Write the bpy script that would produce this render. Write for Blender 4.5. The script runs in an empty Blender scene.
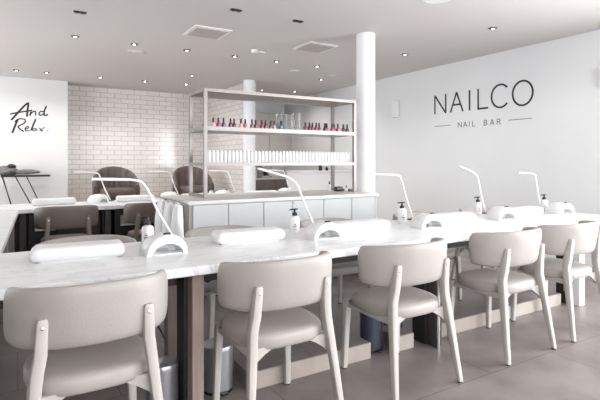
import bpy, math, random
from mathutils import Vector, Matrix
random.seed(7)
R = math.radians
scene = bpy.context.scene
col = scene.collection

# ---------------------------------------------------------------- camera
cam_data = bpy.data.cameras.new('camera')
cam_data.sensor_width = 36
cam_data.lens = 36 * 470 / 600
cam_data.shift_y = -(200 - 162) / 600
cam_data.clip_start = 0.05
cam = bpy.data.objects.new('camera', cam_data)
cam.location = (0, 0, 1.25)
cam.rotation_euler = (R(90), 0, R(59 - 90))
col.objects.link(cam)
scene.camera = cam

# ---------------------------------------------------------------- world, daylight, exposure
world = bpy.data.worlds.new('world')
scene.world = world
world.use_nodes = True
bg = world.node_tree.nodes['Background']
bg.inputs[0].default_value = (0.93, 0.96, 1.0, 1)
bg.inputs[1].default_value = 3.0

def area(name, loc, rot, sx, sy, power, color):
    l = bpy.data.lights.new(name, 'AREA')
    l.shape = 'RECTANGLE'; l.size = sx; l.size_y = sy; l.energy = power; l.color = color
    o = bpy.data.objects.new(name, l)
    o.location = loc; o.rotation_euler = rot
    col.objects.link(o)
    return o
# daylight through shop windows behind the camera and at right, plus added fill lamps
area('window_daylight', (2.4, -1.72, 1.5), (R(90), 0, R(180)), 5.4, 2.3, 150, (1.0, 0.985, 0.97))
area('ceiling_fill_light', (2.4, -1.70, .75), (R(125), 0, R(180)), 5.4, .7, 190, (1.0, 0.97, 0.94))  # added low lamp aimed upward to brighten the ceiling
area('window_daylight_right', (5.80, .0, 1.5), (R(90), 0, R(90)), 2.8, 2.2, 110, (0.98, 0.99, 1.0))
area('fill_light_left', (-3.0, 7.5, 1.55), (R(100), 0, R(-90)), 4.0, 2.0, 27, (1.0, 0.98, 0.96))  # added lamp at the left rear, brightens the tiled wall and back ceiling

vs = scene.view_settings
vs.view_transform = 'Standard'; vs.look = 'None'; vs.gamma = 1; vs.use_curve_mapping = False
vs.exposure = 0.98

# ---------------------------------------------------------------- materials
MATS = {}
def mat(name, color, rough=0.5, metal=0.0, noise=0.0, nscale=8, bump=0.0, bscale=60, trans=0.0,
        emit=None, coat=0.0, sheen=0.0, stretch=None, ior=1.45):
    if name in MATS: return MATS[name]
    m = bpy.data.materials.new(name); m.use_nodes = True
    nt = m.node_tree; b = nt.nodes['Principled BSDF']
    c = (*color, 1)
    b.inputs['Base Color'].default_value = c
    b.inputs['Roughness'].default_value = rough
    b.inputs['Metallic'].default_value = metal
    b.inputs['Transmission Weight'].default_value = trans
    b.inputs['Coat Weight'].default_value = coat
    b.inputs['Sheen Weight'].default_value = sheen
    b.inputs['IOR'].default_value = ior
    if emit:
        b.inputs['Emission Color'].default_value = (*emit[0], 1)
        b.inputs['Emission Strength'].default_value = emit[1]
    if noise or bump:
        tc = nt.nodes.new('ShaderNodeTexCoord')
        mp = nt.nodes.new('ShaderNodeMapping')
        nt.links.new(tc.outputs['Object'], mp.inputs[0])
        if stretch: mp.inputs['Scale'].default_value = stretch
    if noise:
        n = nt.nodes.new('ShaderNodeTexNoise'); n.inputs['Scale'].default_value = nscale
        n.inputs['Detail'].default_value = 5
        nt.links.new(mp.outputs[0], n.inputs[0])
        r = nt.nodes.new('ShaderNodeValToRGB')
        r.color_ramp.elements[0].position = 0.3; r.color_ramp.elements[1].position = 0.7
        r.color_ramp.elements[0].color = (*[max(0, k * (1 - noise)) for k in color], 1)
        r.color_ramp.elements[1].color = (*[min(1, k * (1 + noise)) for k in color], 1)
        nt.links.new(n.outputs[0], r.inputs[0]); nt.links.new(r.outputs[0], b.inputs['Base Color'])
    if bump:
        n2 = nt.nodes.new('ShaderNodeTexNoise'); n2.inputs['Scale'].default_value = bscale
        nt.links.new(mp.outputs[0], n2.inputs[0])
        bp = nt.nodes.new('ShaderNodeBump'); bp.inputs['Strength'].default_value = bump
        bp.inputs['Distance'].default_value = 0.004
        nt.links.new(n2.outputs[0], bp.inputs['Height']); nt.links.new(bp.outputs[0], b.inputs['Normal'])
    MATS[name] = m
    return m

def brick_mat(name, c1, c2, mortar, bw, bh, msize, rough, axes='xz', offset=0.5, bump=0.3, noise=0.0, coat=0.0):
    m = bpy.data.materials.new(name); m.use_nodes = True
    nt = m.node_tree; b = nt.nodes['Principled BSDF']
    tc = nt.nodes.new('ShaderNodeTexCoord'); sp = nt.nodes.new('ShaderNodeSeparateXYZ')
    cb = nt.nodes.new('ShaderNodeCombineXYZ')
    nt.links.new(tc.outputs['Object'], sp.inputs[0])
    nt.links.new(sp.outputs['xyz'.index(axes[0])], cb.inputs[0])
    nt.links.new(sp.outputs['xyz'.index(axes[1])], cb.inputs[1])
    br = nt.nodes.new('ShaderNodeTexBrick')
    br.offset = offset; br.squash = 1.0
    br.inputs['Scale'].default_value = 1.0
    br.inputs['Brick Width'].default_value = bw; br.inputs['Row Height'].default_value = bh
    br.inputs['Mortar Size'].default_value = msize; br.inputs['Mortar Smooth'].default_value = 0.3
    br.inputs['Color1'].default_value = (*c1, 1); br.inputs['Color2'].default_value = (*c2, 1)
    br.inputs['Mortar'].default_value = (*mortar, 1)
    nt.links.new(cb.outputs[0], br.inputs[0])
    last = br.outputs['Color']
    if noise:
        n = nt.nodes.new('ShaderNodeTexNoise'); n.inputs['Scale'].default_value = 3.5; n.inputs['Detail'].default_value = 7
        nt.links.new(tc.outputs['Object'], n.inputs[0])
        mr = nt.nodes.new('ShaderNodeMapRange')
        mr.inputs[1].default_value = 0.3; mr.inputs[2].default_value = 0.7
        mr.inputs[3].default_value = 1 - noise; mr.inputs[4].default_value = 1 + noise
        nt.links.new(n.outputs[0], mr.inputs[0])
        mx = nt.nodes.new('ShaderNodeVectorMath'); mx.operation = 'SCALE'
        nt.links.new(last, mx.inputs[0]); nt.links.new(mr.outputs[0], mx.inputs['Scale'])
        last = mx.outputs[0]
    nt.links.new(last, b.inputs['Base Color'])
    bp = nt.nodes.new('ShaderNodeBump'); bp.invert = True
    bp.inputs['Strength'].default_value = bump; bp.inputs['Distance'].default_value = 0.004
    nt.links.new(br.outputs['Fac'], bp.inputs['Height']); nt.links.new(bp.outputs[0], b.inputs['Normal'])
    b.inputs['Roughness'].default_value = rough; b.inputs['Coat Weight'].default_value = coat
    b.inputs['Coat Roughness'].default_value = 0.08
    return m

def marble_mat():
    m = bpy.data.materials.new('marble'); m.use_nodes = True
    nt = m.node_tree; b = nt.nodes['Principled BSDF']
    tc = nt.nodes.new('ShaderNodeTexCoord')
    mp = nt.nodes.new('ShaderNodeMapping'); mp.inputs['Rotation'].default_value = (0, 0, 0.6)
    mp.inputs['Scale'].default_value = (0.9, 2.4, 1)
    nt.links.new(tc.outputs['Object'], mp.inputs[0])
    n = nt.nodes.new('ShaderNodeTexNoise'); n.inputs['Scale'].default_value = 1.7
    n.inputs['Detail'].default_value = 6; n.inputs['Roughness'].default_value = 0.6; n.inputs['Distortion'].default_value = 1.2
    nt.links.new(mp.outputs[0], n.inputs[0])
    r = nt.nodes.new('ShaderNodeValToRGB')
    e = r.color_ramp.elements
    w = (0.80, 0.805, 0.81, 1)
    e[0].position = 0.0; e[0].color = w; e[1].position = 1.0; e[1].color = w
    for p, c in ((0.455, w), (0.487, (0.72, 0.725, 0.735, 1)), (0.495, (0.57, 0.575, 0.585, 1)), (0.505, (0.74, 0.745, 0.75, 1)), (0.54, w)):
        k = e.new(p); k.color = c
    nt.links.new(n.outputs[0], r.inputs[0]); nt.links.new(r.outputs[0], b.inputs['Base Color'])
    b.inputs['Roughness'].default_value = 0.28
    return m

M = dict(
    ceiling=mat('ceiling_paint', (0.66, 0.635, 0.615), 0.9),
    wall=mat('wall_paint', (0.80, 0.815, 0.825), 0.85, noise=0.015, nscale=2),
    wall_white=mat('white_wall_paint', (0.72, 0.72, 0.715), 0.85),
    white_paint=mat('white_paint', (0.84, 0.84, 0.84), 0.5),
    column=mat('column_paint', (0.86, 0.87, 0.89), 0.55),
    tile=brick_mat('glazed_tile', (0.74, 0.70, 0.675), (0.80, 0.76, 0.735), (0.50, 0.465, 0.45), 0.27, 0.100, 0.006, 0.17, 'xz', bump=0.35, coat=0.3),
    tile_side=brick_mat('glazed_tile_side', (0.74, 0.70, 0.675), (0.80, 0.76, 0.735), (0.50, 0.465, 0.45), 0.27, 0.100, 0.006, 0.15, 'yz', bump=0.35, coat=0.3),
    floor=brick_mat('floor_tile', (0.195, 0.168, 0.158), (0.205, 0.178, 0.168), (0.12, 0.104, 0.10), 1.2, 0.6, 0.004, 0.42, 'xy', bump=0.1, noise=0.24),
    marble=marble_mat(),
    leather=mat('taupe_leather', (0.36, 0.332, 0.312), 0.48, noise=0.05, nscale=5, bump=0.18, bscale=120),
    brown_leather=mat('brown_leather', (0.105, 0.078, 0.070), 0.42, noise=0.08, nscale=5, bump=0.15, bscale=90),
    taupe_dark=mat('dark_taupe_leather', (0.17, 0.135, 0.118), 0.5, noise=0.07, nscale=5, bump=0.15, bscale=100),
    legwood=mat('limed_wood', (0.46, 0.43, 0.40), 0.5, noise=0.05, nscale=12, stretch=(6, 6, 0.7)),
    legwood_dark=mat('grey_brown_wood', (0.22, 0.19, 0.17), 0.5, noise=0.08, nscale=12, stretch=(6, 6, 0.7)),
    oak=mat('brown_oak', (0.29, 0.225, 0.19), 0.5, noise=0.14, nscale=9, stretch=(7, 7, 0.6)),
    dark_wood=mat('dark_wood', (0.055, 0.045, 0.042), 0.45, noise=0.1, nscale=8, stretch=(6, 6, 0.6)),
    beige_wood=mat('pale_stone', (0.38, 0.335, 0.295), 0.35, noise=0.10, nscale=7),
    glide=mat('dark_glide', (0.03, 0.03, 0.03), 0.5),
    screw=mat('steel_screw', (0.75, 0.74, 0.72), 0.25, metal=1.0),
    steel=mat('brushed_steel', (0.25, 0.232, 0.22), 0.38, metal=0.7, noise=0.04, nscale=20, stretch=(1, 1, 8)),
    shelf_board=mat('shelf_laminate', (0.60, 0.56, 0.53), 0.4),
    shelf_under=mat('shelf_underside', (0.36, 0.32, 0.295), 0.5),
    plastic=mat('white_plastic', (0.76, 0.76, 0.765), 0.3),
    cushion=mat('white_vinyl', (0.75, 0.75, 0.755), 0.45, bump=0.08, bscale=30),
    inner=mat('grey_inner_plastic', (0.80, 0.81, 0.82), 0.35),
    black=mat('black_plastic', (0.012, 0.012, 0.013), 0.35),
    ink=mat('black_lettering', (0.025, 0.027, 0.03), 0.6),
    grey_ink=mat('grey_lettering', (0.22, 0.23, 0.24), 0.6),
    door=mat('grey_laminate', (0.56, 0.58, 0.58), 0.4),
    carcass=mat('pale_carcass', (0.62, 0.61, 0.59), 0.5),
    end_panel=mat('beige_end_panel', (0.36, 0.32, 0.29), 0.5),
    counter_top=mat('counter_laminate', (0.66, 0.63, 0.61), 0.35, noise=0.03, nscale=6),
    counter_edge=mat('counter_edge', (0.70, 0.69, 0.68), 0.35),
    chrome=mat('chrome', (0.80, 0.80, 0.82), 0.12, metal=1.0),
    bin_metal=mat('bin_steel', (0.46, 0.46, 0.48), 0.3, metal=0.75),
    bin_dark=mat('bin_blue_steel', (0.09, 0.10, 0.14), 0.22, metal=0.6),
    glass=mat('clear_glass', (0.97, 0.985, 0.985), 0.03, trans=1.0, ior=1.2),
    paper=mat('white_paper', (0.88, 0.88, 0.88), 0.8),
    black_metal=mat('black_metal', (0.02, 0.018, 0.018), 0.5),
    grey_cloth=mat('grey_cloth', (0.17, 0.155, 0.155), 0.9, noise=0.4, nscale=25, bump=0.5, bscale=80),
    lamp_on=mat('downlight_glow', (1, 1, 1), 0.4, emit=((1.0, 0.97, 0.93), 14.0)),
    kitchen=mat('grey_cabinet', (0.56, 0.53, 0.51), 0.5),
    kitchen_dark=mat('dark_cabinet', (0.19, 0.16, 0.15), 0.5),
    vent_dark=mat('bronze_trim', (0.20, 0.18, 0.17), 0.4, metal=.5),
    duct=mat('vent_grey', (0.50, 0.46, 0.43), 0.6),
    frame_dark=mat('window_frame', (0.05, 0.05, 0.055), 0.5),
    toe=mat('toe_kick', (0.05, 0.045, 0.045), 0.6),
)

# ---------------------------------------------------------------- mesh helpers
class MB:
    def __init__(s): s.v = []; s.f = []
    def _add(s, vs, fs):
        k = len(s.v); s.v += [tuple(p) for p in vs]; s.f += [tuple(i + k for i in f) for f in fs]; return s
    def box(s, x0, x1, y0, y1, z0, z1, xf=None):
        vs = [Vector(p) for p in ((x0,y0,z0),(x1,y0,z0),(x1,y1,z0),(x0,y1,z0),(x0,y0,z1),(x1,y0,z1),(x1,y1,z1),(x0,y1,z1))]
        if xf: vs = [xf @ p for p in vs]
        return s._add(vs, [(0,3,2,1),(4,5,6,7),(0,1,5,4),(1,2,6,5),(2,3,7,6),(3,0,4,7)])
    def rings(s, rs, cap0=True, cap1=True, closed=False):
        n = len(rs[0]); vs = [p for r in rs for p in r]; fs = []
        m = len(rs)
        for i in range(m if closed else m - 1):
            a = i * n; b = ((i + 1) % m) * n
            for j in range(n):
                fs.append((a + j, a + (j + 1) % n, b + (j + 1) % n, b + j))
        if not closed:
            if cap0: fs.append(tuple(range(n - 1, -1, -1)))
            if cap1: fs.append(tuple((m - 1) * n + j for j in range(n)))
        return s._add(vs, fs)
    def tube(s, pts, rad, n=8, flat=1.0):
        pts = [Vector(p) for p in pts]; rs = []
        if not hasattr(rad, '__len__'): rad = [rad] * len(pts)
        up = Vector((0, 0, 1)); prev = None
        for i, p in enumerate(pts):
            t = (pts[min(i + 1, len(pts) - 1)] - pts[max(i - 1, 0)]).normalized()
            if prev is None:
                a = t.cross(up)
                if a.length < 1e-3: a = t.cross(Vector((0, 1, 0)))
                a.normalize()
            else:
                a = prev - t * prev.dot(t); a.normalize()
            prev = a; b = t.cross(a)
            rs.append([p + a * math.cos(2*math.pi*k/n) * rad[i] * flat + b * math.sin(2*math.pi*k/n) * rad[i] for k in range(n)])
        return s.rings(rs)
    def lathe(s, prof, c=(0,0,0), n=20):
        rs = [[(c[0] + r*math.cos(2*math.pi*k/n), c[1] + r*math.sin(2*math.pi*k/n), c[2] + z) for k in range(n)] for r, z in prof]
        return s.rings(rs)
    def prism(s, poly, z0, z1, xf=None):
        a = [Vector((x, y, z0)) for x, y in poly]; b = [Vector((x, y, z1)) for x, y in poly]
        if xf: a = [xf @ p for p in a]; b = [xf @ p for p in b]
        return s.rings([a, b])
    def build(s, name, m, parent=None, smooth=True, angle=35, bevel=0.0, seg=2, loc=None, rot=None):
        me = bpy.data.meshes.new(name); me.from_pydata(s.v, [], s.f); me.update()
        import bmesh
        bm = bmesh.new(); bm.from_mesh(me); bmesh.ops.recalc_face_normals(bm, faces=bm.faces); bm.to_mesh(me); bm.free()
        o = bpy.data.objects.new(name, me); col.objects.link(o)
        me.materials.append(m)
        if smooth:
            me.shade_smooth(); me.set_sharp_from_angle(angle=R(angle))
        if bevel:
            md = o.modifiers.new('bevel', 'BEVEL'); md.width = bevel; md.segments = seg; md.limit_method = 'ANGLE'
            md.harden_normals = False
        if parent: o.parent = parent
        if loc: o.location = loc
        if rot: o.rotation_euler = rot
        return o

def tag(o, label, cat, group=None):
    o['label'] = label; o['category'] = cat
    if group: o['group'] = group
    return o
def thing(name, label, cat, loc=(0,0,0), rz=0, group=None):
    o = bpy.data.objects.new(name, None); o.empty_display_size = 0.1; col.objects.link(o)
    o.location = loc; o.rotation_euler = (0, 0, rz)
    return tag(o, label, cat, group)
def struct(o):
    o['kind'] = 'structure'; return o
def dup(o, loc=None, rz=None, label=None, parent=None, group=None):
    c = o.copy(); col.objects.link(c)
    if parent: c.parent = parent
    if loc is not None: c.location = loc
    if rz is not None: c.rotation_euler = (0, 0, rz)
    if label: c['label'] = label
    if group: c['group'] = group
    for ch in list(o.children): dup(ch, parent=c)
    return c
def rbox(w, d, r, n=5):      # rounded rectangle outline centred on the origin
    out = []
    for cx, cy, a0 in ((w/2-r, d/2-r, 0), (-w/2+r, d/2-r, 90), (-w/2+r, -d/2+r, 180), (w/2-r, -d/2+r, 270)):
        for k in range(n + 1):
            a = R(a0 + 90*k/n); out.append((cx + r*math.cos(a), cy + r*math.sin(a)))
    return out
def superel(a, b, n, e=2.6):
    out = []
    for k in range(n):
        t = 2*math.pi*k/n; c, s_ = math.cos(t), math.sin(t)
        out.append((a*math.copysign(abs(c)**(2/e), c), b*math.copysign(abs(s_)**(2/e), s_)))
    return out
def spline(pts, n=8):        # Catmull-Rom through points
    P = [Vector(p) for p in pts]; P = [2*P[0]-P[1]] + P + [2*P[-1]-P[-2]]; out = []
    for i in range(1, len(P) - 2):
        for k in range(n):
            t = k / n; a, b, c, d = P[i-1], P[i], P[i+1], P[i+2]
            out.append(0.5*((2*b) + (c-a)*t + (2*a-5*b+4*c-d)*t*t + (3*b-a-3*c+d)*t**3))
    out.append(P[-2]); return out

# ================================================================ SETTING
CH = 2.81; XW = 5.87; YB = 10.55
def sbox(name, m, *a, bevel=0): return struct(MB().box(*a).build(name, m, bevel=bevel, smooth=False))
sbox('floor', M['floor'], -3.2, XW + .15, -1.8, 10.7, -0.1, 0)
sbox('ceiling', M['ceiling'], -3.2, XW + .15, -1.8, 10.7, CH, CH + .1)
struct(MB().box(XW, XW + .15, 1.6, 10.7, 0, CH).box(XW, XW + .15, -1.8, 1.6, 0, .35).box(XW, XW + .15, -1.8, 1.6, 2.65, CH).box(XW, XW + .15, -1.8, -1.5, .35, 2.65).build('wall_right', M['wall'], smooth=False))
sbox('wall_back', M['tile'], 0.83, 3.98, YB, YB + .15, 0, CH)
sbox('wall_left', M['wall_white'], -3.2, 0.83, 10.1, 10.7, 0, CH)
sbox('wall_partition', M['tile_side'], 3.78, 3.98, 8.30, YB, 0, CH)
sbox('wall_kitchen', M['wall'], 3.98, XW, YB, YB + .15, 0, CH)
sbox('baseboard_right', M['white_paint'], XW - .012, XW, -1.8, 9.9, 0, 0.09)
# left side wall with added window opening, and the shop front behind the camera
lw = MB().box(-3.2, -3.05, -1.8, 5.4, 0, CH).box(-3.2, -3.05, 9.6, 10.1, 0, CH).box(-3.2, -3.05, 5.4, 9.6, 0, .5).box(-3.2, -3.05, 5.4, 9.6, 2.6, CH)
struct(lw.build('wall_left_side', M['wall_white'], smooth=False))
fw_ = MB().box(-3.2, XW, -1.95, -1.8, 0, .35).box(-3.2, XW, -1.95, -1.8, 2.65, CH).box(-3.2, -.4, -1.95, -1.8, .35, 2.65).box(5.2, XW + .15, -1.95, -1.8, .35, 2.65)
struct(fw_.build('wall_front', M['wall_white'], smooth=False))
def window(name, x0, x1, y0, y1, z0, z1, nx, along):
    w = struct(bpy.data.objects.new(name, None)); col.objects.link(w)
    f = MB(); t = .05
    a0, a1 = (x0, x1) if along == 'x' else (y0, y1)
    def bb(p0, p1, q0, q1):
        if along == 'x': f.box(p0, p1, y0, y1, q0, q1)
        else: f.box(x0, x1, p0, p1, q0, q1)
    bb(a0, a1, z0, z0 + t); bb(a0, a1, z1 - t, z1)
    for k in range(nx + 1):
        c = a0 + (a1 - a0) * k / nx
        bb(max(a0, c - t/2), min(a1, c + t/2), z0 + t, z1 - t)
    f.build('window_frame', M['frame_dark'], w, smooth=False)
window('window_1', -.4, 5.2, -1.93, -1.83, .35, 2.65, 4, 'x')
window('window_2', XW + .03, XW + .11, -1.5, 1.6, .35, 2.65, 2, 'y')

# round columns
for (x, y, r, lab) in ((3.655, 4.52, .115, 'white round column standing at the right end of the grey counter'),
                       (3.80, 8.22, .107, 'white round column at the end of the tiled partition, behind the shelving')):
    o = MB().lathe([(r, 0.0), (r, CH)], (x, y, 0), 40).build('column', M['column'])
    struct(o)

window('added_window_left', -3.18, -3.08, 5.4, 9.6, .5, 2.6, 3, 'y')  # unseen window frame, added to go with the left fill lamp
# ---------------------------------------------------------------- ceiling fittings
lights = [(0.61,6.42),(1.32,6.44),(2.02,6.42),(2.74,6.42),(3.43,6.41),(4.17,6.40),(-.02,9.3),(.43,9.27),(1.30,9.28),(2.10,9.29),
          (2.68,8.22),(2.89,9.23),(4.74,3.53),(4.80,5.04),(4.89,7.37),(4.54,9.15),(5.22,8.91)]
n_l = ['first from the left in the long row', 'second in the long row', 'third in the long row', 'fourth in the long row, above the shelving', 'fifth in the long row, over the shelving',
       'last of the long row, left of the white column', 'farthest left, above the script lettering', 'above the corner of the script wall', 'over the left armchair', 'over the tiled wall between the armchairs',
       'nearest the left end of the shelving top', 'just in front of the tiled wall by the shelving', 'nearest the camera, above the big wall lettering', 'right of the tall white column', 'beyond the shelving, left of the tall column',
       'far back behind the shelving top', 'far back by the right wall']
def spot_lamp(parent, x, y):
    l = bpy.data.lights.new('downlight_beam', 'SPOT'); l.energy = 19; l.spot_size = R(150); l.spot_blend = 1.0
    l.shadow_soft_size = .05; l.color = (1.0, .95, .90)
    o = bpy.data.objects.new('downlight_beam', l); col.objects.link(o); o.parent = parent; o.location = (0, 0, -.03)
proto = thing('downlight', '', 'ceiling light', (0,0,0))
MB().lathe([(.031, -.012), (.044, -.014), (.050, -.006), (.050, 0), (.031, 0)], n=20).build('trim_ring', M['vent_dark'], proto)
MB().lathe([(.001, -.013), (.031, -.011), (.031, -.002), (.001, -.002)], n=16).build('bulb', M['lamp_on'], proto)
spot_lamp(proto, 0, 0)
for i, (x, y) in enumerate(lights):
    o = proto if i == 0 else dup(proto)
    o.location = (x, y, CH); o['label'] = 'small round lit ceiling downlight, ' + n_l[i]; o['group'] = 'recessed ceiling downlights'
for i, (x, y, lab) in enumerate(((.556, 5.37, 'left of the square vent'), (1.92, 4.47, 'the middle one of the three, above the shelving'), (2.66, 4.47, 'the right one of the three, near the tall column'))):
    t = thing('twin_spotlight', 'black twin recessed ceiling spotlight, ' + lab, 'ceiling light', (x, y, CH), 0, 'black twin spotlights')
    MB().prism(rbox(.125, .065, .02), -.006, .0).build('frame', M['black'], t)
    for s in (-.029, .029):
        MB().lathe([(.001, -.010), (.022, -.013), (.026, -.006)], (s, 0, 0), 16).build('spot', M['black_metal'], t)
def cassette(x, y, lab, rz):
    t = thing('ceiling_vent', lab, 'vent', (x, y, CH), rz, 'square ceiling vents')
    MB().prism(rbox(.46, .46, .01), -.012, 0).build('frame', M['white_paint'], t, bevel=.003)
    MB().box(-.19, .19, -.19, .19, -.022, -.011).build('panel', M['duct'], t, bevel=.004)
cassette(1.955, 5.41, 'square white-framed ceiling vent left of the shelving', R(0))
cassette(3.46, 5.36, 'square white-framed ceiling vent left of the tall white column', R(0))
for (x, y, r, lab) in ((1.46, 6.9, .13, 'round ceiling air valve between the two rows of downlights'), (4.08, 6.95, .10, 'small round ceiling air valve beyond the right square vent'), (3.42, 3.15, .14, 'round white ceiling disc at the top edge of the picture'), (4.90, 7.0, .10, 'small round ceiling valve left of the tall column above the shelving')):
    t = thing('air_valve', lab, 'vent', (x, y, CH), 0, 'round ceiling valves')
    MB().lathe([(r, 0), (r, -.008), (r*.8, -.016), (r*.75, -.008)], n=28).build('ring', M['ceiling'] if r != .14 else M['white_paint'], t)
    MB().lathe([(.001, -.022), (r*.6, -.02), (r*.68, -.008), (.001, -.008)], n=24).build('disc', M['ceiling'] if r != .14 else M['white_paint'], t)
t = thing('smoke_detector', 'white smoke detector on the ceiling with a small arm beside it', 'smoke detector', (2.83, 5.93, CH))
MB().lathe([(.055, 0), (.055, -.02), (.04, -.045), (.001, -.05)], n=24).build('housing', M['plastic'], t)
MB().tube([(.05, -.02, -.02), (.13, -.06, -.03)], .012, 8).build('arm', M['plastic'], t)

# ---------------------------------------------------------------- writing on the walls
def ribbon(mb, pts, w, plane, base, th=.004):
    """flat stroke with mitred joints; plane 'yz' on the right wall, 'xz' on the left wall"""
    P = [Vector(p) for p in pts]; n = len(P); L = []; Rr = []
    if not hasattr(w, '__len__'): w = [w] * n
    for i in range(n):
        a = (P[i] - P[i-1]).normalized() if i else (P[1] - P[0]).normalized()
        b = (P[i+1] - P[i]).normalized() if i < n - 1 else a
        t = (a + b)
        t = t.normalized() if t.length > .2 else b
        nr = Vector((-t.y, t.x)); k = max(.5, nr.dot(Vector((-a.y, a.x))))
        L.append(P[i] + nr * w[i] / 2 / k); Rr.append(P[i] - nr * w[i] / 2 / k)
    def q(p, d): return (base - d, p.x, p.y) if plane == 'yz' else (p.x, base - d, p.y)
    mb.rings([[q(L[i], 0), q(Rr[i], 0), q(Rr[i], th), q(L[i], th)] for i in range(n)])
def arc(cx, cy, rx, ry, a0, a1, n=28): return [(cx + rx*math.cos(R(a0 + (a1-a0)*k/n)), cy + ry*math.sin(R(a0 + (a1-a0)*k/n))) for k in range(n + 1)]
sign = thing('wall_lettering', 'thin black NAILCO lettering with small NAIL BAR below on the right wall', 'sign', (0, 0, 0))
W = .026
letters = {
 'N': [[(5.469, 2.031), (5.469, 2.339)], [(5.469, 2.335), (5.242, 2.035)], [(5.242, 2.031), (5.242, 2.339)]],
 'A': [[(5.145, 2.031), (5.026, 2.339)], [(5.026, 2.339), (4.903, 2.031)], [(5.103, 2.145), (4.943, 2.145)]],
 'I': [[(4.78, 2.031), (4.78, 2.339)]],
 'L': [[(4.625, 2.339), (4.625, 2.036)], [(4.637, 2.040), (4.452, 2.040)]],
 'C': [arc(4.250, 2.187, .145, .162, -138, 138)],
 'O': [arc(3.908, 2.185, .148, .166, 0, 360, 40)]}
for k, sts in letters.items():
    mb = MB()
    for s in sts: ribbon(mb, s, W, 'yz', XW)
    mb.build('letter', M['ink'], sign, smooth=False)
w = .011
small = {
 'N': [[(4.995, 1.785), (4.995, 1.865)], [(4.995, 1.863), (4.930, 1.787)], [(4.930, 1.785), (4.930, 1.865)]],
 'A': [[(4.893, 1.785), (4.860, 1.865)], [(4.860, 1.865), (4.827, 1.785)], [(4.882, 1.812), (4.838, 1.812)]],
 'I': [[(4.782, 1.785), (4.782, 1.865)]],
 'L': [[(4.725, 1.865), (4.725, 1.787)], [(4.730, 1.789), (4.680, 1.789)]],
 'B': [[(4.520, 1.785), (4.520, 1.865)], [(4.522, 1.862), (4.490, 1.862), (4.474, 1.846), (4.490, 1.828), (4.522, 1.828)], [(4.490, 1.828), (4.468, 1.808), (4.488, 1.788), (4.522, 1.788)]],
 'A2': [[(4.418, 1.785), (4.385, 1.865)], [(4.385, 1.865), (4.352, 1.785)], [(4.407, 1.812), (4.363, 1.812)]],
 'R': [[(4.302, 1.785), (4.302, 1.865)], [(4.304, 1.862), (4.268, 1.862), (4.252, 1.844), (4.268, 1.826), (4.304, 1.826)], [(4.276, 1.826), (4.247, 1.785)]]}
for k, sts in small.items():
    mb = MB()
    for s in sts: ribbon(mb, s, w, 'yz', XW)
    mb.build('small_letter', M['grey_ink'], sign, smooth=False)
for a, b in ((5.482, 5.137), (4.124, 3.773)):
    mb = MB(); ribbon(mb, [(a, 1.833), (b, 1.833)], .010, 'yz', XW); mb.build('dash', M['grey_ink'], sign, smooth=False)

script = MB()
strokes = [
 ([(-0.1, 2.019), (-.06, 2.07), (0.006, 2.161), (0.101, 2.283), (0.166, 2.343), (.168, 2.29), (0.159, 2.225), (0.149, 2.091)], .026),
 ([(-0.116, 2.127), (0.006, 2.161), (0.234, 2.216)], .020),
 ([(0.198, 2.11), (0.215, 2.192)], .020),
 ([(0.205, 2.144), (0.251, 2.192), (0.285, 2.196), (0.29, 2.121)], .017),
 ([(0.430, 2.203), (0.372, 2.200), (0.345, 2.158), (0.365, 2.126), (0.432, 2.166)], .017),
 ([(0.468, 2.306), (0.433, 2.213), (0.431, 2.142), (0.453, 2.129), (0.493, 2.154)], .021),
 ([(0.002, 2.034), (-0.041, 1.911), (-0.083, 1.78)], .026),
 ([(-0.046, 1.988), (0.018, 2.043), (0.113, 2.039), (0.109, 1.973), (0.002, 1.905)], .018),
 ([(0.002, 1.905), (0.042, 1.854), (0.101, 1.814)], .019),
 ([(0.113, 1.851), (0.174, 1.886), (0.159, 1.914), (0.125, 1.884), (0.13, 1.829), (0.198, 1.837)], .014),
 ([(0.292, 2.055), (0.250, 1.940), (0.215, 1.837)], .022),
 ([(0.295, 1.88), (0.256, 1.872), (0.241, 1.844), (0.266, 1.831), (0.305, 1.874)], .012),
 ([(0.305, 1.874), (0.3, 1.846), (0.32, 1.835)], .011),
 ([(0.349, 1.893), (0.394, 1.838), (0.413, 1.844)], .014),
 ([(0.443, 1.908), (0.394, 1.872), (0.357, 1.831)], .011),
 ([(0.483, 1.852), (0.498, 1.847)], .018)]
for pts, w_ in strokes:
    sp = [Vector((p.x, p.y)) for p in spline([(a, b, 0) for a, b in pts], 6)]
    ribbon(script, sp, w_*1.3, 'xz', 10.1)
tag(script.build('script_lettering', M['ink'], smooth=False), 'black handwritten And Relax. lettering on the white wall at the left', 'sign')

t = thing('wall_light', 'small white box wall light on the right wall beside the tall column', 'wall light', (XW, 6.36, 2.05))
MB().prism(rbox(.10, .13, .03), 0, .30).build('housing', M['white_paint'], t, loc=(-.05, 0, 0))
MB().prism(rbox(.07, .10, .03), -.004, .004).build('lens', M['duct'], t, loc=(-.05, 0, 0))
t = thing('wall_box', 'white rectangular box fixed to the right wall at the picture edge', 'control box', (XW, 2.80, 2.12))
MB().box(-.05, 0, -.11, .11, 0, .25).build('housing', M['white_paint'], t, bevel=.008)
MB().box(-.056, -.05, -.08, .08, .03, .22).build('cover', M['plastic'], t, bevel=.004)

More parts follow.
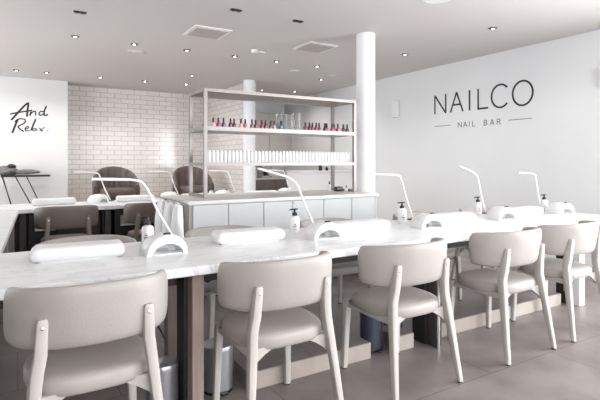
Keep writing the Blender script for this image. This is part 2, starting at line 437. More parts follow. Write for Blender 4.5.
# ================================================================ CHAIRS
def make_chair(kind):
    lea, wood = {'light': (M['leather'], M['legwood']), 'dark': (M['taupe_dark'], M['legwood_dark'])}[kind]
    t = thing('dining_chair', '', 'chair')
    # curved upholstered backrest
    tm = R(86); rs = []
    ns = 44; aa, bb_, ee = .278, .240, 2.5
    for i in range(ns + 1):
        s = -1 + 2*i/ns; a = s*tm
        e = min(1, (1 - abs(s)) / .09); k = math.sqrt(max(0, 1 - (1-e)**2))
        zt = .810 - .026*abs(s)**2.5 - .030*(1-k); zb = .574 + .010*s*s + .050*(1-k)
        th = .028*(.30 + .70*k)
        def pl_(q):
            c_, s2 = math.cos(q), math.sin(q)
            return Vector((aa*math.copysign(abs(s2)**(2/ee), s2), -.012 - bb_*abs(c_)**(2/ee)))
        p0 = pl_(a); tg = (pl_(a + .03) - pl_(a - .03)).normalized()
        cx, cy = p0.x, p0.y
        nx, ny = -tg.y, tg.x
        h = (zt - zb)/2; zc = (zt+zb)/2; ring = []
        for (u, v) in superel(th, h, 20, 3.2 if e >= 1 else 2.6):
            lean = -(zc + v - .69) * .16 * (1 - abs(s)**2)
            ring.append((cx + nx*u, cy + ny*u + lean, zc + v))
        rs.append(ring)
    MB().rings(rs).build('backrest', lea, t, angle=80)
    # piping seam round the backrest's outer face
    # seat cushion
    rs = []
    for (z, k) in ((.402, .84), (.405, .92), (.412, .975), (.425, 1.0), (.450, 1.0), (.463, .985), (.472, .94), (.478, .83), (.480, .45)):
        ring = []
        for (x, y) in superel(.237*k, .214*k, 40, 3.2):
            taper = 1 - .10*(-y/.214 if y < 0 else 0)
            dip = -.006*(1 - min(1, (x*x+y*y)/.04)) if z > .48 else 0
            ring.append((x*taper, y - .034, z + dip - .006))
        rs.append(ring)
    MB().rings(rs).build('seat', lea, t, angle=80)
    # legs: flat tapered posts
    def post(name, pts, wx, wy):
        rs = []
        for (x, y, z), a, b in zip(pts, wx, wy):
            c = min(a, b)*.22
            rs.append([(x + px_, y + py_, z) for px_, py_ in rbox(a, b, c, 2)])
        return MB().rings(rs).build(name, wood, t, angle=40)
    for s in (-1, 1):
        leg = post('leg', [(s*.243, -.300, .008), (s*.222, -.265, .25), (s*.197, -.226, .50), (s*.186, -.232, .57), (s*.181, -.254, .690), (s*.181, -.256, .702)],
                   [.028, .036, .042, .043, .036, .026], [.030, .038, .050, .052, .028, .020])
        MB().lathe([(.014, 0), (.014, .009)], (s*.243, -.300, 0), 12).build('glide', M['glide'], leg)
        MB().lathe([(.006, 0), (.006, .003), (.003, .004)], n=12).build('screw', M['screw'], leg, loc=(s*.181, -.268, .672), rot=(R(90), 0, 0))
        leg = post('leg', [(s*.212, .185, .008), (s*.204, .178, .25), (s*.198, .170, .42)], [.032, .038, .042], [.030, .036, .042])
        MB().lathe([(.014, 0), (.014, .009)], (s*.212, .185, 0), 12).build('glide', M['glide'], leg)
        # side rail, deeper towards the rear leg
        rail = [(-.225, .380), (.16, .380), (.16, .408), (-.225, .412)]
        xf = Matrix(((0, 0, 1, 0), (1, 0, 0, 0), (0, 1, 0, 0), (0, 0, 0, 1)))
        MB().prism(rail, s*.203 - .011, s*.203 + .011, xf).build('side_rail', wood, t, bevel=.003)
    arch = [(-.205, .330), (-.185, .350), (-.135, .385), (-.09, .408), (.09, .408), (.135, .385), (.185, .350), (.205, .330), (.205, .418), (-.205, .418)]
    xz = Matrix(((1, 0, 0, 0), (0, 0, 1, 0), (0, 1, 0, 0), (0, 0, 0, 1)))
    MB().prism(arch, -.228, -.210, xz).build('rear_apron', wood, t)
    for y0 in (-.10, .10): MB().box(-.20, .20, y0, y0 + .03, .388, .408).build('cross_rail', wood, t, bevel=.003)
    return t

chairL = make_chair('light')
near = [(.255, 2.12), (1.09, 2.12), (1.91, 2.12), (2.83, 2.12), (3.55, 2.12)]
nl = ['taupe leather chair with pale wood legs, leftmost and nearest in the front row',
      'taupe leather chair second from left in the front row, beside the brown table leg',
      'taupe leather chair with pale legs, third from left in the front row',
      'taupe leather chair with pale legs, fourth from left in the front row',
      'taupe leather chair with pale legs, fifth from left in the front row']
for i, (x, y) in enumerate(near):
    o = chairL if i == 0 else dup(chairL)
    o.location = (x, y, 0); o['label'] = nl[i]
    o['group'] = 'chairs along the near side of the front table'
fl = ['taupe chair across the front table, curved back rising behind the leftmost arm cushion',
      'taupe chair across the front table, back rising behind the second arm cushion',
      'taupe chair across the front table, mostly hidden behind the third arm cushion',
      'taupe chair beyond the front table behind the fourth arm cushion', 'taupe chair beyond the front table behind the fifth arm cushion']
for i, (x, y) in enumerate(((.37, 3.085), (1.28, 3.085), (2.20, 3.085), (3.22, 3.085), (4.12, 3.085))):
    o = dup(chairL, (x, y, 0), R(180), fl[i], group='chairs along the far side of the front table')
    o.scale = (1, 1, .95)
chairD = make_chair('dark')
dl = ['dark taupe chair at the back table, in front of its left arm cushion', 'dark taupe chair at the back table, partly behind the white soap bottle and lamp stem']
for i, (x, y) in enumerate(((.44, 5.50), (1.30, 5.50))):
    o = chairD if i == 0 else dup(chairD)
    o.location = (x, y, 0); o['label'] = dl[i]; o['group'] = 'dark chairs at the back table'

# ================================================================ TABLES
FY0, FY1, FX1 = 2.18, 3.05, 4.72
t = thing('manicure_table', 'long white marble-topped manicure table across the foreground', 'table', (2.0, 2.6, 0))
MB().box(-1.2, FX1, FY0, FY1, .705, .75).build('tabletop', M['marble'], t, bevel=.006, loc=(-2.0, -2.6, 0))
def table_leg(parent, x, y0, y1, fm, dx, dy, w1=.030):
    l = MB().box(x - .030, x + w1, y0, y0 + .08, 0, .705).build('leg', fm, parent, bevel=.004, loc=(dx, dy, 0))
    MB().box(x - .048, x + .02, y0 + .08, y1, 0.0, .705).build('inner_panel', M['black_metal'], l, bevel=.003)
    if y0 < 3: MB().box(x + .0, x + .075, 2.79, 2.87, 0, .705).build('leg', fm, parent, bevel=.004, loc=(dx, dy, 0))
for x, m_ in ((-.9, M['oak']), (.762, M['oak']), (2.44, M['dark_wood']), (4.20, M['white_paint'])):
    table_leg(t, x, 2.24, 2.44, m_, -2.0, -2.6, .05 if x > 4 else .03)
    if 2 < x < 3: MB().tube([(x - .02, 2.225, 0), (x - .02, 2.225, .705)], .011, 12).build('chrome_rod', M['chrome'], t, loc=(-2.0, -2.6, 0))
MB().box(-1.1, 4.6, 2.46, 2.50, .60, .705).build('rail', M['dark_wood'], t, loc=(-2.0, -2.6, 0))
# side (left) table and back table
t = thing('manicure_table', 'marble-topped side table running away at the left edge to the back table', 'table', (-.45, 4.3, 0), R(-2))
MB().box(-1.0, -.04, 3.10, 5.70, .705, .75).build('tabletop', M['marble'], t, bevel=.006, loc=(.45, -4.3, 0))
for y in (3.3, 4.35, 5.4): MB().box(-.14, -.07, y, y + .12, 0, .705).build('leg', M['legwood_dark'], t, loc=(.45, -4.3, 0))
MB().box(-.6, -.55, 3.2, 5.6, 0.0, .70).build('modesty_panel', M['dark_wood'], t, loc=(.45, -4.3, 0))
t = thing('manicure_table', 'marble-topped back table in front of the brown armchairs', 'table', (1.5, 6.1, 0))
MB().box(-1.0, 4.2, 5.75, 6.52, .705, .75).build('tabletop', M['marble'], t, bevel=.006, loc=(-1.5, -6.1, 0))
for x in (.05, .90, 1.75, 2.65, 3.6):
    table_leg(t, x, 5.84, 6.05, M['dark_wood'], -1.5, -6.1)
MB().box(-.9, 4.1, 6.10, 6.13, .08, .705).build('modesty_panel', M['dark_wood'], t, loc=(-1.5, -6.1, 0))
# low drawers under the back table
for i, x in enumerate((.26, 1.14)):
    p = thing('drawer_pedestal', ['dark drawer pedestal with a pale front beneath the back table near the corner', 'dark drawer pedestal beneath the back table between the dark chairs'][i], 'drawers', (x, 5.97, 0), 0, 'drawer pedestals below the back table')
    MB().box(-.16, .12, -.11, .12, .04, .68).build('carcass', M['black_metal'], p, bevel=.003)
    d = MB().box(-.10, .10, -.125, -.112, .50, .62).build('drawer', M['bin_metal'], p, bevel=.003)
    MB().box(-.10, .10, -.135, -.125, .50, .515).build('pull', M['plastic'], d)

# stone-faced foot plinths under the front table
for i, (x0, x1, y0) in enumerate(((-.84, .52, 2.335), (1.08, 1.93, 2.335), (2.14, 2.29, 2.32), (2.55, 4.08, 2.35))):
    o = thing('foot_plinth', ['low pale-faced foot plinth under the left end of the front table', 'long low pale-faced foot plinth behind the second chair legs', 'short pale-faced foot plinth block left of the middle table leg', 'long low pale-faced foot plinth towards the right end of the front table'][i], 'plinth', ((x0+x1)/2, y0 + .1, 0), 0, 'foot plinths under the front table')
    h = (x1-x0)/2
    MB().box(-h, h, -.1, -.085, 0, .098).build('face', M['beige_wood'], o, bevel=.002)
    MB().box(-h, h, -.085, .11, 0, .098).build('top', M['floor'], o)

def pedal_bin(x, y, m_, lab, r=.085, h=.27):
    t = thing('pedal_bin', lab, 'bin', (x, y, 0), 0, 'bins under the front table')
    MB().lathe([(r*.97, 0), (r*.97, .012), (r, .014), (r, h-.03), (r*.98, h-.028)], n=36).build('body', m_, t)
    l = MB().lathe([(r*1.02, h-.030), (r*1.03, h-.012), (r*.97, h), (r*.5, h+.008), (.002, h+.01)], n=36).build('lid', M['bin_metal'] if m_ is not M['bin_dark'] else m_, t)
    MB().box(-.02, .02, -r-.028, -r+.01, .008, .018).build('pedal', M['black'], t, bevel=.002)
    MB().lathe([(r*1.0, 0), (r*1.01, .014)], n=36).build('base', M['black'], t)
pedal_bin(.632, 2.41, M['bin_metal'], 'brushed steel pedal bin left of the brown table leg', .078, .235)
pedal_bin(.945, 2.46, M['bin_metal'], 'steel pedal bin right of the brown table leg', h=.25)
pedal_bin(2.035, 2.46, M['bin_dark'], 'dark shiny bin behind the middle chair', .075, .25)
pedal_bin(2.375, 2.62, M['bin_dark'], 'dark blue bin beside the middle table leg', .07, .25)
pedal_bin(3.98, 2.67, M['bin_dark'], 'dark bin by the pale table leg at the right', .07, .25)
c = MB()
for pts in ([(.60, 2.6, .70), (.62, 2.58, .60), (.66, 2.57, .50), (.63, 2.56, .42), (.68, 2.55, .30)],
            [(.85, 2.5, .70), (.88, 2.47, .66), (.93, 2.47, .63), (.90, 2.49, .59), (.86, 2.50, .63)],
            [(.90, 2.5, .70), (.93, 2.50, .64), (.97, 2.51, .66), (.95, 2.52, .61)]):
    c.tube(spline(pts, 8), .006, 6)
tag(c.build('power_cable', M['black']), 'black cables hanging below the tabletop on both sides of the brown leg', 'cable')

# ================================================================ TABLE EQUIPMENT
def make_cushion():
    mb = MB(); rs = []
    L, D, H = .50, .17, .076
    for i in range(25):
        s = -1 + 2*i/24
        e = min(1, (1 - abs(s))/.07); k = math.sqrt(max(0, 1 - (1-e)**2))*.999 + .001
        k = .60 + .40*k
        ring = []
        for (u, v) in superel(D/2*(.80 + .20*k), H/2*k, 28, 4.6):
            ring.append((s*L/2, u, max(0.0, H/2 + v - (1-k)*.004)))
        rs.append(ring)
    t = thing('arm_cushion', '', 'arm rest')
    mb.rings(rs).build('pad', M['cushion'], t, angle=70)
    MB().prism(rbox(L*.93, D*.86, .05), -.0, .010).build('base', M['plastic'], t)
    return t
cush = make_cushion()
cl = [(.275, 2.70, 'white padded arm cushion nearest the camera at the left', -5, .87), (1.25, 2.72, 'white padded arm cushion second from left on the front table', -3, .89),
      (2.11, 2.70, 'white padded arm cushion in the middle of the front table', -2, .95), (3.06, 2.70, 'white padded arm cushion fourth from left on the front table', -1, .95),
      (4.02, 2.70, 'white padded arm cushion farthest right on the front table', -1, .95),
      (.37, 6.20, 'small white arm cushion at the left of the back table', 0, .9), (1.29, 6.22, 'white arm cushion on the back table in front of the left armchair', 0, .9),
      (2.10, 6.16, 'white arm cushion on the back table just left of the shelving', 0, .9), (3.10, 6.25, 'white arm cushion on the back table seen beneath the shelving', 0, .9)]
for i, (x, y, lab, a, s) in enumerate(cl):
    o = cush if i == 0 else dup(cush)
    o.location = (x, y, .75); o.rotation_euler = (0, 0, R(a)); o.scale = (s, 1.0, 1.0); o['label'] = lab
    o['group'] = 'white arm cushions on the tables'

def make_uv():
    t = thing('nail_lamp', '', 'nail lamp')
    def shell(sx, sz, y, n=18, e=2.05):
        return [(sx*math.copysign(abs(math.cos(a))**(2/e), math.cos(a)), y, sz*abs(math.sin(a))**(2/e)) for a in [math.pi*k/n for k in range(n+1)]]
    rs = []
    prof = [(.107, .080, -.092, .076, .052), (.112, .087, -.10, .082, .057), (.120, .095, -.095, .083, .058)]
    # outer skin from front lip to rounded back, then inner skin
    outer = [(.112, .103, -.088), (.117, .109, -.080), (.119, .111, -.03), (.115, .106, .03), (.100, .092, .07), (.078, .070, .090), (.05, .045, .096)]
    inner = [(.04, .03, .004), (.078, .052, .0), (.084, .057, -.02), (.088, .060, -.088)]
    n = 18
    ro = [shell(a, b, y) for a, b, y in outer]; ri = [shell(a, b, y) for a, b, y in inner]
    allr = ro + ri
    mb = MB(); vs = []; fs = []
    for r in allr: vs += r
    m = n + 1
    for i in range(len(allr)):
        a = i*m; b = ((i+1) % len(allr))*m
        for j in range(n): fs.append((a+j, a+j+1, b+j+1, b+j))
    mb._add(vs, fs)
    mb.build('housing', M['plastic'], t, angle=50)
    MB().prism(rbox(.168, .17, .02), .001, .007).build('base_plate', M['inner'], t, loc=(0, -.005, 0))
    d = MB().prism(rbox(.040, .016, .004), 0, .004).build('display', M['black'], t, loc=(.0, -.070, .1105), rot=(R(22), 0, 0))
    return t
uv = make_uv()
ul = [(.685, 2.62, 6, 'white arched nail lamp with small black display, nearest the camera'), (1.73, 2.60, 0, 'white arched nail lamp between the second and third arm cushions'),
      (2.69, 2.60, -4, 'white arched nail lamp at the middle right, left of the fourth cushion'), (3.64, 2.64, -4, 'white arched nail lamp left of the fifth arm cushion'), (4.51, 2.62, -4, 'white arched nail lamp at the right end of the front table'),
      (.83, 6.18, 50, 'white nail lamp on the back table left of the left armchair'), (1.70, 6.20, 50, 'white nail lamp on the back table left of the shelving'),
      (2.46, 6.22, 40, 'white nail lamp on the back table seen through the left shelving frame'), (3.46, 6.22, 20, 'white nail lamp on the back table seen beneath the shelving')]
for i, (x, y, a, lab) in enumerate(ul):
    o = uv if i == 0 else dup(uv)
    o.location = (x, y, .75); o.rotation_euler = (0, 0, R(a)); o['label'] = lab; o['group'] = 'white arched nail lamps'

def make_desk_lamp(bx, bz, tx, tz):
    """slim white stem rising from a dark disc, bending to a flat light bar that points left"""
    t = thing('desk_lamp', '', 'desk lamp')
    MB().lathe([(.045, 0), (.048, .004), (.044, .008), (.012, .010)], n=24).build('base', M['glide'], t)
    ax, az = bx - (tx - bx)*0, bz
    p = [(0, 0, .008), (bx*.5, 0, bz*.46), (bx*.86, 0, bz*.86)]
    q = spline([(bx*.86, 0, bz*.86), (bx*1.06, 0, bz*.985), (bx*1.06 + (tx-bx)*.22, 0, bz + (tz-bz)*.3 + .004)], 8)
    MB().tube([Vector(a) for a in p[:2]] + q, .0078, 10).build('stem', M['plastic'], t)
    e = q[-1]
    bar = MB().tube([e, e.lerp(Vector((tx, 0, tz)), .5), Vector((tx, 0, tz))], [.0085, .010, .009], 10, flat=1.5).build('light_bar', M['plastic'], t)
    return t
dl_ = [(.86, 3.0, 8, (-.205, .385, -.50, .402), 'white desk lamp nearest the camera, its arm bending left before the left armchair'),
       (1.93, 3.0, 0, (-.17, .36, -.48, .455), 'white desk lamp second from left, its light bar before the shelving'),
       (2.94, 3.0, 0, (-.15, .385, -.44, .40), 'white desk lamp third from left, its bar before the tall column'),
       (3.90, 3.0, 0, (-.12, .375, -.37, .46), 'white desk lamp second from right, its bar tilted upward against the wall'),
       (4.65, 2.90, 0, (-.10, .375, -.38, .395), 'white desk lamp farthest right on the front table')]
for x, y, a, g, lab in dl_:
    o = make_desk_lamp(*g); o.location = (x, y - .01, .75); o.rotation_euler = (0, 0, R(a)); o['label'] = lab; o['group'] = 'white desk lamps on the front table'
bl = [(1.02, 'white desk lamp on the back table before the left armchair'), (1.92, 'white desk lamp on the back table left of the shelving post'), (2.77, 'white desk lamp on the back table seen through the shelving, left'), (3.70, 'white desk lamp on the back table seen through the shelving, right')]
first = None
for x, lab in bl:
    if not first: first = o = make_desk_lamp(-.14, .36, -.42, .375)
    else: o = dup(first)
    o.location = (x, 6.42, .75); o['label'] = lab; o['group'] = 'white desk lamps on the back table'

def make_bottle():
    t = thing('soap_bottle', '', 'bottle')
    MB().lathe([(.030, 0), (.0345, .004), (.035, .01), (.035, .100), (.031, .112), (.016, .120), (.014, .126)], n=24).build('body', M['plastic'], t)
    b = MB().box(-.014, .014, -.0365, -.0335, .045, .052).box(-.010, .010, -.0365, -.0335, .030, .034).box(-.006, .006, -.0365, -.0335, .058, .068).build('label', M['grey_ink'], t)
    MB().lathe([(.018, .122), (.018, .142), (.008, .146), (.006, .160), (.012, .161), (.012, .170), (.001, .172)], n=18).tube([(0, 0, .166), (-.018, 0, .167), (-.038, 0, .163)], [.006, .0055, .004], 8).tube([(0, 0, .168), (.022, 0, .168)], [.006, .004], 8).build('pump', M['black'], t)
    return t
bt = make_bottle()
bs = [(.672, 2.90, 1, 'white soap bottle with black pump nearest the camera'), (1.675, 2.86, 1, 'white soap bottle with black pump between the second cushion and nail lamp'),
      (2.70, 2.87, 1, 'white soap bottle with black pump beside the third desk lamp'), (3.74, 2.95, 1, 'white soap bottle with black pump beside the fourth desk lamp'), (4.56, 2.80, 1, 'white soap bottle with black pump farthest right'),
      (1.82, 6.38, .8, 'small soap bottle with black pump on the back table left of the shelving'), (2.36, 6.38, .8, 'small soap bottle with black pump on the back table behind the shelving post'), (3.60, 6.38, .85, 'small soap bottle with black pump on the back table beneath the shelving')]
for i, (x, y, s, lab) in enumerate(bs):
    o = bt if i == 0 else dup(bt)
    o.location = (x, y, .75); o.scale = (s, s, s); o.rotation_euler = (0, 0, R(-25)); o['label'] = lab; o['group'] = 'white soap bottles with black pumps'

# ================================================================ COUNTER AND SHELVING
CX0, CX1, CY0, CY1 = 1.31, 3.46, 4.08, 4.93
t = thing('counter_unit', 'grey-fronted storage counter with pale top carrying the metal shelving', 'counter', (2.4, 4.45, 0))
dx, dy = -2.4, -4.45
MB().box(CX0 + .02, CX1 - .02, CY0 + .025, CY1, .13, .862).build('carcass', M['carcass'], t, loc=(dx, dy, 0), bevel=.002)
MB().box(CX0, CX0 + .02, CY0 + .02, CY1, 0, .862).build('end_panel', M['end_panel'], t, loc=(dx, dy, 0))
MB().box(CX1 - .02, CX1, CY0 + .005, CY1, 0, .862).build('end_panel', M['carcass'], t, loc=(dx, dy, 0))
MB().box(CX0 + .02, CX1 - .02, CY0 + .08, CY1 - .05, 0, .13).build('toe_kick', M['toe'], t, loc=(dx, dy, 0))
MB().box(CX0 - .02, CX1 + .02, CY0 - .005, CY0 + .01, .868, .90).build('front_edge', M['counter_edge'], t, loc=(dx, dy, 0), bevel=.002)
MB().box(CX0 - .02, CX1 + .02, CY0 + .01, CY1 + .01, .862, .90).build('worktop', M['counter_top'], t, loc=(dx, dy, 0), bevel=.002)
xs = [CX0 + .03, 1.68, 2.045, 2.37, 2.745, 3.11, CX1 - .022]
for a, b in zip(xs, xs[1:]):
    MB().box(a + .004, b - .004, CY0 + .003, CY0 + .023, .135, .860).build('door', M['door'], t, loc=(dx, dy, 0), bevel=.002)
    o = None
MB().box(2.55, 2.61, CY0 - .004, CY0 + .003, .20, .26).build('socket', M['black'], t, loc=(dx, dy, 0), bevel=.002)

SX0, SX1, SY0, SY1 = 1.548, 3.405, 4.38, 4.86
st = thing('display_shelving', 'brushed metal display shelving standing on the grey counter', 'shelving', (2.5, 4.62, .90))
def sp_(b0): return (-2.5, -4.62, -.90)
PW = .036
for x in (SX0, SX1 - PW):
    for y in (SY0, SY1 - PW):
        MB().box(x, x + PW, y, y + PW, .90, 1.97).build('post', M['steel'], st, loc=sp_(0), bevel=.002)
for z0, z1, m_ in ((1.558, 1.60, None), (1.213, 1.245, None), (1.938, 1.97, None)):
    f = MB().box(SX0 + PW, SX1 - PW, SY0, SY0 + .03, z0, z1).box(SX0 + PW, SX1 - PW, SY1 - .03, SY1, z0, z1)
    f.box(SX0, SX0 + .03, SY0 + PW, SY1 - PW, z0, z1).box(SX1 - .03, SX1, SY0 + PW, SY1 - PW, z0, z1)
    f.build('shelf_rail', M['steel'], st, loc=sp_(0))
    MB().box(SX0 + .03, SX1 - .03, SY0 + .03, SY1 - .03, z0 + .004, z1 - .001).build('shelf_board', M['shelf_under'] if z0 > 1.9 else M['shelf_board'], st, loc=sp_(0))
for x in (SX0, SX1 - .03): MB().box(x, x + .03, SY0 + PW, SY1 - PW, .90, .93).build('base_rail', M['steel'], st, loc=sp_(0))

# nail polish bottles
def lacquer(name, c): return mat('polish_' + name, c, 0.15, coat=.5)
PC = {'dark red': (.16, .01, .02), 'navy blue': (.02, .05, .16), 'wine red': (.10, .01, .03), 'pale pink': (.62, .40, .40), 'rose pink': (.50, .10, .16), 'crimson': (.40, .02, .07),
      'teal blue': (.02, .28, .36), 'black': (.02, .015, .02), 'magenta pink': (.55, .03, .14), 'grey brown': (.15, .10, .09), 'nude beige': (.50, .36, .32), 'plum': (.14, .02, .07)}
def make_polish(cn):
    t = thing('nail_polish', '', 'nail polish')
    MB().lathe([(.015, 0), (.019, .003), (.020, .012), (.019, .034), (.012, .042), (.008, .046)], n=14).build('bottle', lacquer(cn.replace(' ', '_'), PC[cn]), t)
    MB().lathe([(.0095, .044), (.0085, .085), (.004, .088)], n=12).build('cap', M['black'], t)
    return t
protoP = {}
row = [(1.53+.12, 'dark red'), (1.68, 'pale pink'), (1.73, 'crimson'), (1.79, 'navy blue'), (1.86, 'dark red'), (1.905, 'wine red'), (1.975, 'pale pink'), (2.03, 'rose pink'),
       (2.10, 'grey brown'), (2.15, 'plum'), (2.215, 'crimson'), (2.265, 'wine red'), (2.32, 'grey brown'), (2.37, 'nude beige'), (2.445, 'teal blue'),
       (2.765, 'dark red'), (2.81, 'wine red'), (2.86, 'crimson'), (2.90, 'crimson'), (2.95, 'plum'), (3.02, 'black'), (3.055, 'grey brown'), (3.12, 'magenta pink'), (3.16, 'crimson'), (3.20, 'magenta pink'), (3.29, 'black'), (3.335, 'plum'), (3.365+.0, 'wine red')]
ordn = ['first', 'second', 'third', 'fourth', 'fifth', 'sixth', 'seventh', 'eighth', 'ninth', 'tenth', 'eleventh', 'twelfth', 'thirteenth', 'fourteenth', 'fifteenth']
for i, (x, cn) in enumerate(row):
    lefts = i < 15
    k = i if lefts else i - 15
    lab = '%s nail polish bottle, %s in the row %s the glass vases' % (cn, ordn[k], 'left of' if lefts else 'right of')
    o = make_polish(cn) if cn not in protoP else dup(protoP[cn])
    protoP.setdefault(cn, o)
    y = 4.47 + (.015 if i % 2 else 0) + (.05 if i == 0 else 0)
    if i == 0: x = 1.66; y = 4.70
    if x > 3.34: x = 3.335; y = 4.54
    o.scale = (1.12, 1.12, 1.1)
    o.location = (x, y, 1.60); o['label'] = lab; o['group'] = 'nail polish bottles on the middle shelf'
# some more bottles further back, right of the vases, as on the shelf
def vase(x, y, r, h, lab):
    o = MB().lathe([(r*.9, 0), (r, .006), (r, h), (r-.004, h), (r-.004, .012), (.002, .010)], (0, 0, 0), 28).build('glass_vase', M['glass'])
    o.location = (x, y, 1.60); tag(o, lab, 'vase', 'glass vases on the middle shelf')
vase(2.50, 4.60, .042, .19, 'clear glass cylinder vase, leftmost of the three on the shelf')
vase(2.60, 4.56, .043, .185, 'clear glass cylinder vase, middle of the three on the shelf')
vase(2.70, 4.57, .046, .20, 'tall clear glass cylinder vase, right one of the three on the shelf')
# white bottles on the lower shelf
b0 = None
nb = 42
for i in range(nb):
    x = 1.625 + i * (3.340 - 1.625) / (nb - 1)
    if b0 is None:
        b0 = o = MB().lathe([(.0185, 0), (.0205, .004), (.0205, .096), (.017, .104), (.0155, .106), (.0165, .107), (.0165, .121), (.002, .122)], n=14).build('white_bottle', M['plastic'])
        tag(o, 'small white bottle in the tight row along the lower shelf', 'bottle', 'white bottles on the lower shelf')
    else: o = dup(b0)
    o.location = (x, 4.45, 1.245)
# objects on the counter inside the right end of the shelving
def small_bottle(x, y, z, h, lab, m_, grp):
    t = thing('pump_bottle', lab, 'bottle', (x, y, z), 0, grp)
    MB().lathe([(.02, 0), (.022, .003), (.022, h*.6), (.010, h*.7)], n=16).build('body', m_, t)
    MB().lathe([(.010, h*.68), (.012, h*.8), (.006, h*.86), (.006, h*.94), (.012, h), (.001, h)], n=12).build('cap', M['black'], t)
small_bottle(3.24, 4.70, .90, .12, 'small white bottle with black cap on the counter inside the shelving', M['plastic'], 'small bottles on the counter')
small_bottle(3.345, 4.50, .90, .07, 'tiny dark-capped bottle beside the right shelving post', M['inner'], 'small bottles on the counter')
t = thing('card_reader', 'small black square device on the counter inside the shelving', 'device', (3.30, 4.60, .90))
MB().box(-.045, .045, -.03, .03, 0, .055).build('body', M['black'], t, bevel=.006)
MB().box(-.035, .035, -.032, -.030, .02, .045).build('screen', M['grey_ink'], t)

# white tote bags hanging on the counter's end
def bag(x, y, w_, h, lab, rz):
    t = thing('paper_bag', lab, 'bag', (x, y, 0), rz, 'white bags at the end of the counter')
    rs = []
    for k in range(9):
        f = k/8; z = .872 - h + h*f
        ww = w_*(1.34 - .40*f); dd = .055*(1.3 - .75*f)
        rs.append([(px_*(1 + .02*math.sin(9*f + i)), py_ + .006*math.sin(3*px_/ww*math.pi + k), z) for i, (px_, py_) in enumerate(superel(ww/2, dd, 28, 3.0))])
    MB().rings(rs).build('bag_body', M['paper'], t, angle=60)
    for s in (-1, 1):
        MB().tube(spline([(-w_*.25, s*.015, .865), (-w_*.2, s*.008, .890), (0, 0, .897), (w_*.2, s*.008, .890), (w_*.25, s*.015, .865)], 6), .004, 6).build('handle', M['paper'], t)
bag(1.215, 4.66, .20, .38, 'white bag hanging at the counter end, farthest left of the three', R(90))
bag(1.21, 4.38, .20, .42, 'white bag hanging at the counter end, middle one of the three', R(85))
bag(1.20, 4.08, .24, .48, 'white flared bag hanging nearest the counter corner', R(80))
for o in list(col.objects):
    pass
pk = thing('bag_rack', 'slim rail with hooks on the counter end holding the white bags', 'rail', (1.285, 4.4, .87))
MB().tube([(-.075, -.42, .032), (-.075, .38, .032)], .006, 8).build('rod', M['steel'], pk)
for y in (-.38, .34): MB().tube([(-.075, y, .032), (.0, y, .0)], .006, 8).build('bracket', M['steel'], pk)

# ================================================================ BACK OF THE ROOM
pl = MB().box(.86, 3.74, 8.55, 10.54, 0, .33).build('pedicure_platform', M['oak'], bevel=.01)
tag(pl, 'raised brown platform along the tiled wall carrying the armchairs', 'platform')
def armchair(x, y, rz, lab):
    t = thing('armchair', lab, 'armchair', (x, y, .33), rz, 'brown armchairs by the tiled wall')
    # tub shell, facing -Y; thick curved wall with vertical channels inside
    rs = []; n = 60
    for i in range(n + 1):
        a = R(-12 + 204*i/n)
        f = math.sin(a) if math.sin(a) > 0 else 0
        zt = .50 + .34*(f**.7 if f > 0 else 0)
        ch = .022*abs(math.sin(a*6.5)) if f > .35 else 0
        ro, ri = .41, .315 - .008 + ch
        cx, cy = math.cos(a), math.sin(a)
        ring = []
        zb = .10
        for (u, v) in superel((ro - ri)/2, (zt - zb)/2, 18, 3.4):
            rr = (ro + ri)/2 + u + .05*((zb+zt)/2 + v - zb)
            ring.append((cx*rr*.97, cy*rr*.92, (zb+zt)/2 + v))
        rs.append(ring)
    MB().rings(rs).build('back_shell', M['brown_leather'], t, angle=60)
    rs = []
    for (z, k) in ((.28, .92), (.30, 1), (.39, 1.0), (.43, .96), (.447, .85), (.45, .4)):
        rs.append([(px_, py_ - .06, z) for px_, py_ in superel(.30*k, .31*k, 32, 3.2)])
    MB().rings(rs).build('seat', M['brown_leather'], t, angle=60)
    MB().lathe([(.24, 0), (.25, .02), (.22, .12), (.22, .29)], n=28).build('base', M['dark_wood'], t)
    for s in (-1, 1):
        pass
armchair(1.56, 9.15, 0, 'brown leather tub armchair at the left before the tiled wall')
armchair(3.02, 9.15, 0, 'brown leather tub armchair behind the left end of the shelving')
# wall desk with slanted legs
t = thing('trestle_shelf', 'black narrow shelf with slanted metal legs against the script wall', 'shelf', (.14, 9.85, 0))
MB().box(-.39, .37, -.20, .17, .985, 1.015).build('board', M['black_metal'], t, bevel=.004)
for (xa, xb, y) in ((-.36, -.12, -.18), (-.17, .30, -.18), (.0, .42, .12), (-.38, -.10, .12)):
    MB().tube([(xa, y, .985), (xb, y, .0)], .010, 6).build('leg', M['black_metal'], t)
t = tag(MB().build('folded_towels', M['grey_cloth']) if False else bpy.data.objects.new('folded_towels', None), 'rumpled dark grey towels lying on the black shelf', 'towels')
col.objects.link(t); t.location = (-.02, 9.85, 1.015); t.scale = (1.15, 1, 1.2)
def lump(cx, cy, cz, a, b, c_, seed):
    rnd = random.Random(seed); rs = []
    ph = [rnd.random()*6 for _ in range(4)]
    for i in range(13):
        f = math.pi*(.02 + .96*i/12)
        ring = []
        for k in range(20):
            g = 2*math.pi*k/20
            w_ = 1 + .09*math.sin(3*g + ph[0] + 2*f) + .06*math.sin(5*g + ph[1] - 3*f)
            ring.append((cx + a*math.cos(f)*-1, cy + b*math.sin(f)*math.cos(g)*w_, max(0, cz + c_*math.sin(f)*math.sin(g)*w_)))
        rs.append(ring)
    return rs
MB().rings(lump(-.13, 0, .06, .16, .13, .075, 1)).build('towel', M['grey_cloth'], t, angle=80)
MB().rings(lump(.13, .0, .045, .20, .12, .035, 2)).build('towel', M['grey_cloth'], t, angle=80)
MB().rings(lump(-.06, -.02, .13, .06, .06, .035, 3)).build('towel', M['black_metal'], t, angle=80)

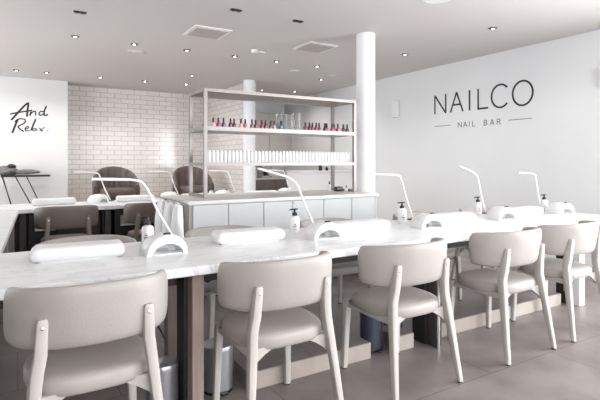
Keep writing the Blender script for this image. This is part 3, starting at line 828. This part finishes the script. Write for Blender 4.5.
# kitchenette behind the shelving
t = thing('kitchen_unit', 'dark base cabinet with pale worktop in the back corner behind the shelving', 'cabinet', (4.905, 10.1, 0))
MB().box(-.90, .95, -.25, .42, 0, .84).build('body', M['kitchen_dark'], t, bevel=.004)
for a in (-.88, -.27, .34): MB().box(a, a + .59, -.27, -.25, .10, .83).build('door', M['kitchen_dark'], t, bevel=.003)
MB().box(-.90, .96, -.28, .43, .84, .875).build('worktop', M['counter_top'], t, bevel=.003)
for i, x in enumerate((4.02, 4.64, 5.26)):
    t = thing('wall_cupboard', ['grey wall cupboard nearest the partition, high on the kitchen wall', 'grey wall cupboard, middle one in the kitchen corner', 'grey wall cupboard beside the right wall in the kitchen corner'][i], 'cupboard', (x + .305, 10.36, 1.42), 0, 'grey wall cupboards')
    MB().box(-.305, .305, -.17, .19, 0, 1.0).build('body', M['kitchen'], t)
    MB().box(-.302, .302, -.192, -.172, .004, .996).build('door', M['kitchen'], t, bevel=.003)
for i, (x, y, h, r) in enumerate(((4.10, 9.98, .20, .035), (4.50, 9.98, .26, .035), (4.60, 10.0, .19, .03), (4.72, 9.98, .25, .04))):
    o = MB().lathe([(r, 0), (r, h*.6), (r*.45, h*.78), (r*.45, h), (r*.1, h)], n=16).build('dark_bottle', M['black'])
    o.location = (x, y, .875); tag(o, 'dark bottle on the kitchen worktop, ' + ['alone beside the column', 'tall one left in the cluster', 'short one in the cluster', 'tall one right in the cluster'][i], 'bottle', 'dark bottles on the kitchen worktop')
t = thing('coffee_machine', 'dark grey coffee machine on the kitchen worktop', 'coffee machine', (5.05, 10.02, .875))
MB().box(-.14, .14, -.12, .15, 0, .05).box(-.14, .14, .02, .15, .05, .24).box(-.14, .14, -.12, .15, .20, .28).build('body', M['bin_metal'], t, bevel=.01)
MB().lathe([(.05, .05), (.055, .13), (.03, .15)], (0, -.04, 0), 16).build('jug', M['black'], t)
# reception desk
t = thing('reception_desk', 'plain white reception desk standing behind the shelving', 'desk', (5.0, 7.6, 0))
MB().box(-.55, .75, -.3, .3, 0, 1.05).build('body', M['white_paint'], t, bevel=.006)
MB().box(-.57, .77, -.32, .32, 1.05, 1.085).build('top', M['plastic'], t, bevel=.004)
for i, (x, h, r) in enumerate(((4.96, .15, .035), (5.11, .085, .028), (5.24, .09, .03))):
    o = MB().lathe([(r, 0), (r*1.05, h*.5), (r*.4, h*.8), (r*.4, h), (.002, h)], n=16).build('ornament', M['black'])
    o.location = (x, 7.5, 1.085); tag(o, ['largest dark ornament on the white reception desk', 'small dark ornament in the middle of the white reception desk', 'small dark ornament at the right of the white reception desk'][i], 'ornament', 'dark ornaments on the reception desk')
